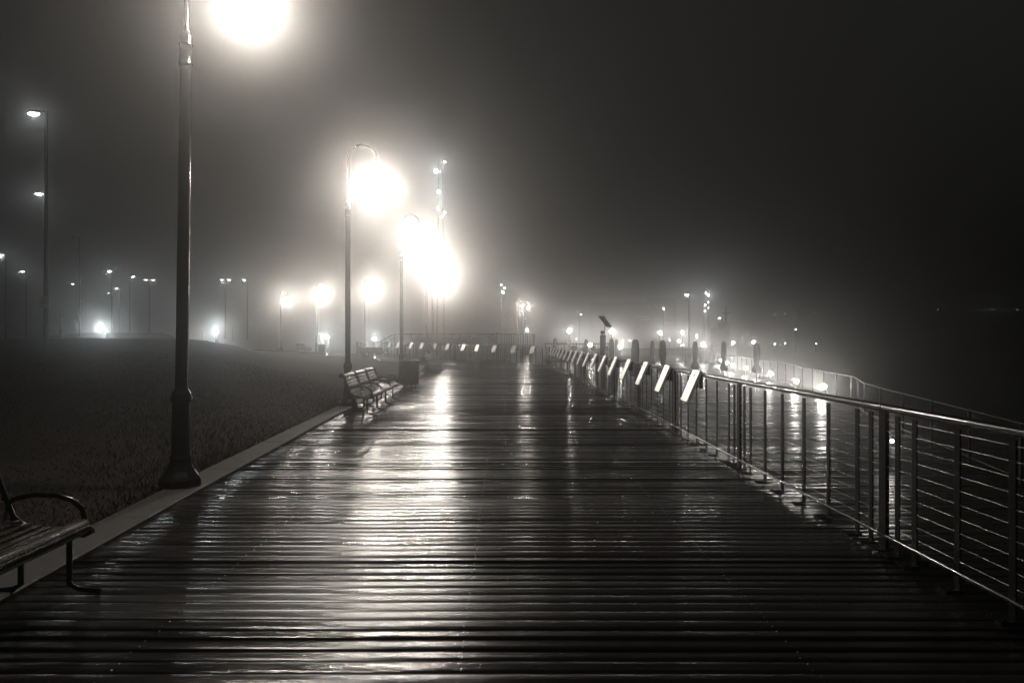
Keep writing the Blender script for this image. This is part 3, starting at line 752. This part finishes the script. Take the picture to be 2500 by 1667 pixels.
# ------------------------------------------------------------------ moored ship, statue, far buildings
Y=120.; xb=ux(1801,Y)
t=thing("moored_ship","dark bow and deckhouse of a moored ship behind the slim umbrella","ship",(xb,Y,-3.1))
sec=[(0,0,3.65),(-1.2,.9,3.6),(-4,1.9,3.45),(-9,2.4,3.3),(-18,2.5,3.25),(-26,2.1,3.3)]
mb=MB()
for (dx,hw,zt) in sec:
    k_=.45 if dx>-4 else .8
    xo=-1.0 if dx==0 else 0
    mb.v += [(dx+xo*.9,-hw*k_,-.4),(dx,-hw,zt),(dx,hw,zt),(dx+xo*.9,hw*k_,-.4)]
for i in range(len(sec)-1):
    o=i*4; mb.f += [(o,o+4,o+5,o+1),(o+1,o+5,o+6,o+2),(o+2,o+6,o+7,o+3),(o+3,o+7,o+4,o)]; mb.sm += [False]*4
mb.f += [(0,1,2,3),(23,22,21,20)]; mb.sm += [False]*2
part("hull",mb,M_hull,t)
part("deckhouse",MB().box((-2.9,0,4.9),(2.4,2.6,3.0)).box((-2.9,0,6.42),(2.6,2.8,.06)),M_hull,t,.04)
part("bridge",MB().box((-2.2,0,6.9),(1.3,1.8,1.1)),M_hull,t,.04)
part("mast",MB().tube([(-1.9,0,7.3),(-1.9,0,10.2)],[.13,.06],8).tube([(-2.6,0,9.0),(-1.2,0,9.0)],.05,6),M_hull,t)
# statue: one skinned body
Y=80.; me=bpy.data.meshes.new("statue_figure")
J=[(0,0,.95),(0,0,1.2),(.02,0,1.45),(.03,-.02,1.62),(.05,-.02,1.75),(-.1,0,.9),(-.2,.05,.5),(-.3,.1,.05),(.1,0,.9),(.2,-.05,.5),(.22,0,.05),(.2,0,1.44),(.45,-.05,1.38),(.75,-.05,1.55),(-.17,0,1.42),(-.32,0,1.2),(-.22,-.1,1.0)]
E=[(0,1),(1,2),(2,3),(3,4),(0,5),(5,6),(6,7),(0,8),(8,9),(9,10),(2,11),(11,12),(12,13),(2,14),(14,15),(15,16)]
RD=[.14,.13,.14,.06,.11,.09,.07,.05,.09,.07,.05,.06,.05,.035,.06,.05,.035]
me.from_pydata(J,E,[]); me.materials.append(M_bronze); o=link(bpy.data.objects.new("statue",me)); o.location=(ux(1738,Y),Y,LZ+.42)
o.modifiers.new("skin",'SKIN'); 
for i,rr in enumerate(RD): me.skin_vertices[0].data[i].radius=(rr,rr)
me.skin_vertices[0].data[0].use_root=True
o.modifiers.new("sub",'SUBSURF').levels=1
tag(o,"small dark statue of a standing figure stretching one arm to the right","statue")
t=thing("plinth","low dark plinth under the statue with the outstretched arm","plinth",(ux(1738,Y),Y,LZ)); part("block",MB().box((0,0,.21),(1.0,.7,.42)),M_dark,t,.02)
for i,(u,Y,lb) in enumerate([(1674,78,"dark pier bollard left of the tall pier lamp's foot"),(1711,78,"dark pier bollard between the tall pier lamp and the statue")]):
    t=thing("bollard",lb,"bollard",(ux(u,Y),Y,LZ),0,"dark bollards on the pier"); part("body",MB().lathe([(.17,0),(.14,.2),(.13,1.0)],14),M_dark,t); part("cap",MB().ball((0,0,1.02),.14,12,8,(1,1,.7)),M_dark,t)
# far building with lit strips
Y=230.
t=thing("office_building","faint office building with strips of lit windows across the water","building",(ux(1550,Y),Y,-3.1))
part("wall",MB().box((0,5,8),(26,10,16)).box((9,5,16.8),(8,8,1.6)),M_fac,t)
def strip(u0,u1,v): 
    p,q=at(u0,v,Y)-t.location,at(u1,v,Y)-t.location
    part("window_strip",MB().box(((p.x+q.x)/2,-.04,p.z),(q.x-p.x,.06,.42)),M_win,t)
for u0,u1,v in [(1564,1586,773),(1564,1587,780),(1550,1562,772),(1597,1606,741),(1598,1605,748),(1625,1643,789),(1460,1477,740),(1526,1533,748),(1567,1575,740),(1580,1590,749)]: strip(u0,u1,v)
part("parapet",MB().box((0,-.1,16.1),(26.4,.5,.3)),M_fac,t)
Y=320.
t=thing("tower","barely visible tall slab tower with one faint lit edge, far right","tower",(ux(1956,Y),Y,-3.1))
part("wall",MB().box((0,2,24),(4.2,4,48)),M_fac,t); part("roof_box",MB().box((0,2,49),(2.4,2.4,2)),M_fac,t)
part("lit_edge",MB().box((1.9,-.06,17.5),(.22,.08,11)),M_strip,t); part("lit_sill",MB().box((-.3,-.06,12.2),(3.2,.08,.25)),M_strip,t)

# ------------------------------------------------------------------ haze
m=bpy.data.materials.new("fog"); m.use_nodes=True; nt=m.node_tree; nt.nodes.clear()
out=nt.nodes.new("ShaderNodeOutputMaterial"); pv=nt.nodes.new("ShaderNodeVolumePrincipled")
pv.inputs["Color"].default_value=(.97,.965,.955,1); pv.inputs["Density"].default_value=SIG; pv.inputs["Anisotropy"].default_value=GAN
nt.links.new(pv.outputs[0],out.inputs["Volume"])
m.cycles.volume_sampling='EQUIANGULAR'; m.cycles.homogeneous_volume=True
mb=MB().box((0,0,29),(1400,1400,68)); o=part("haze",mb,m); tag(o,kind="stuff"); o.display_type='WIRE'
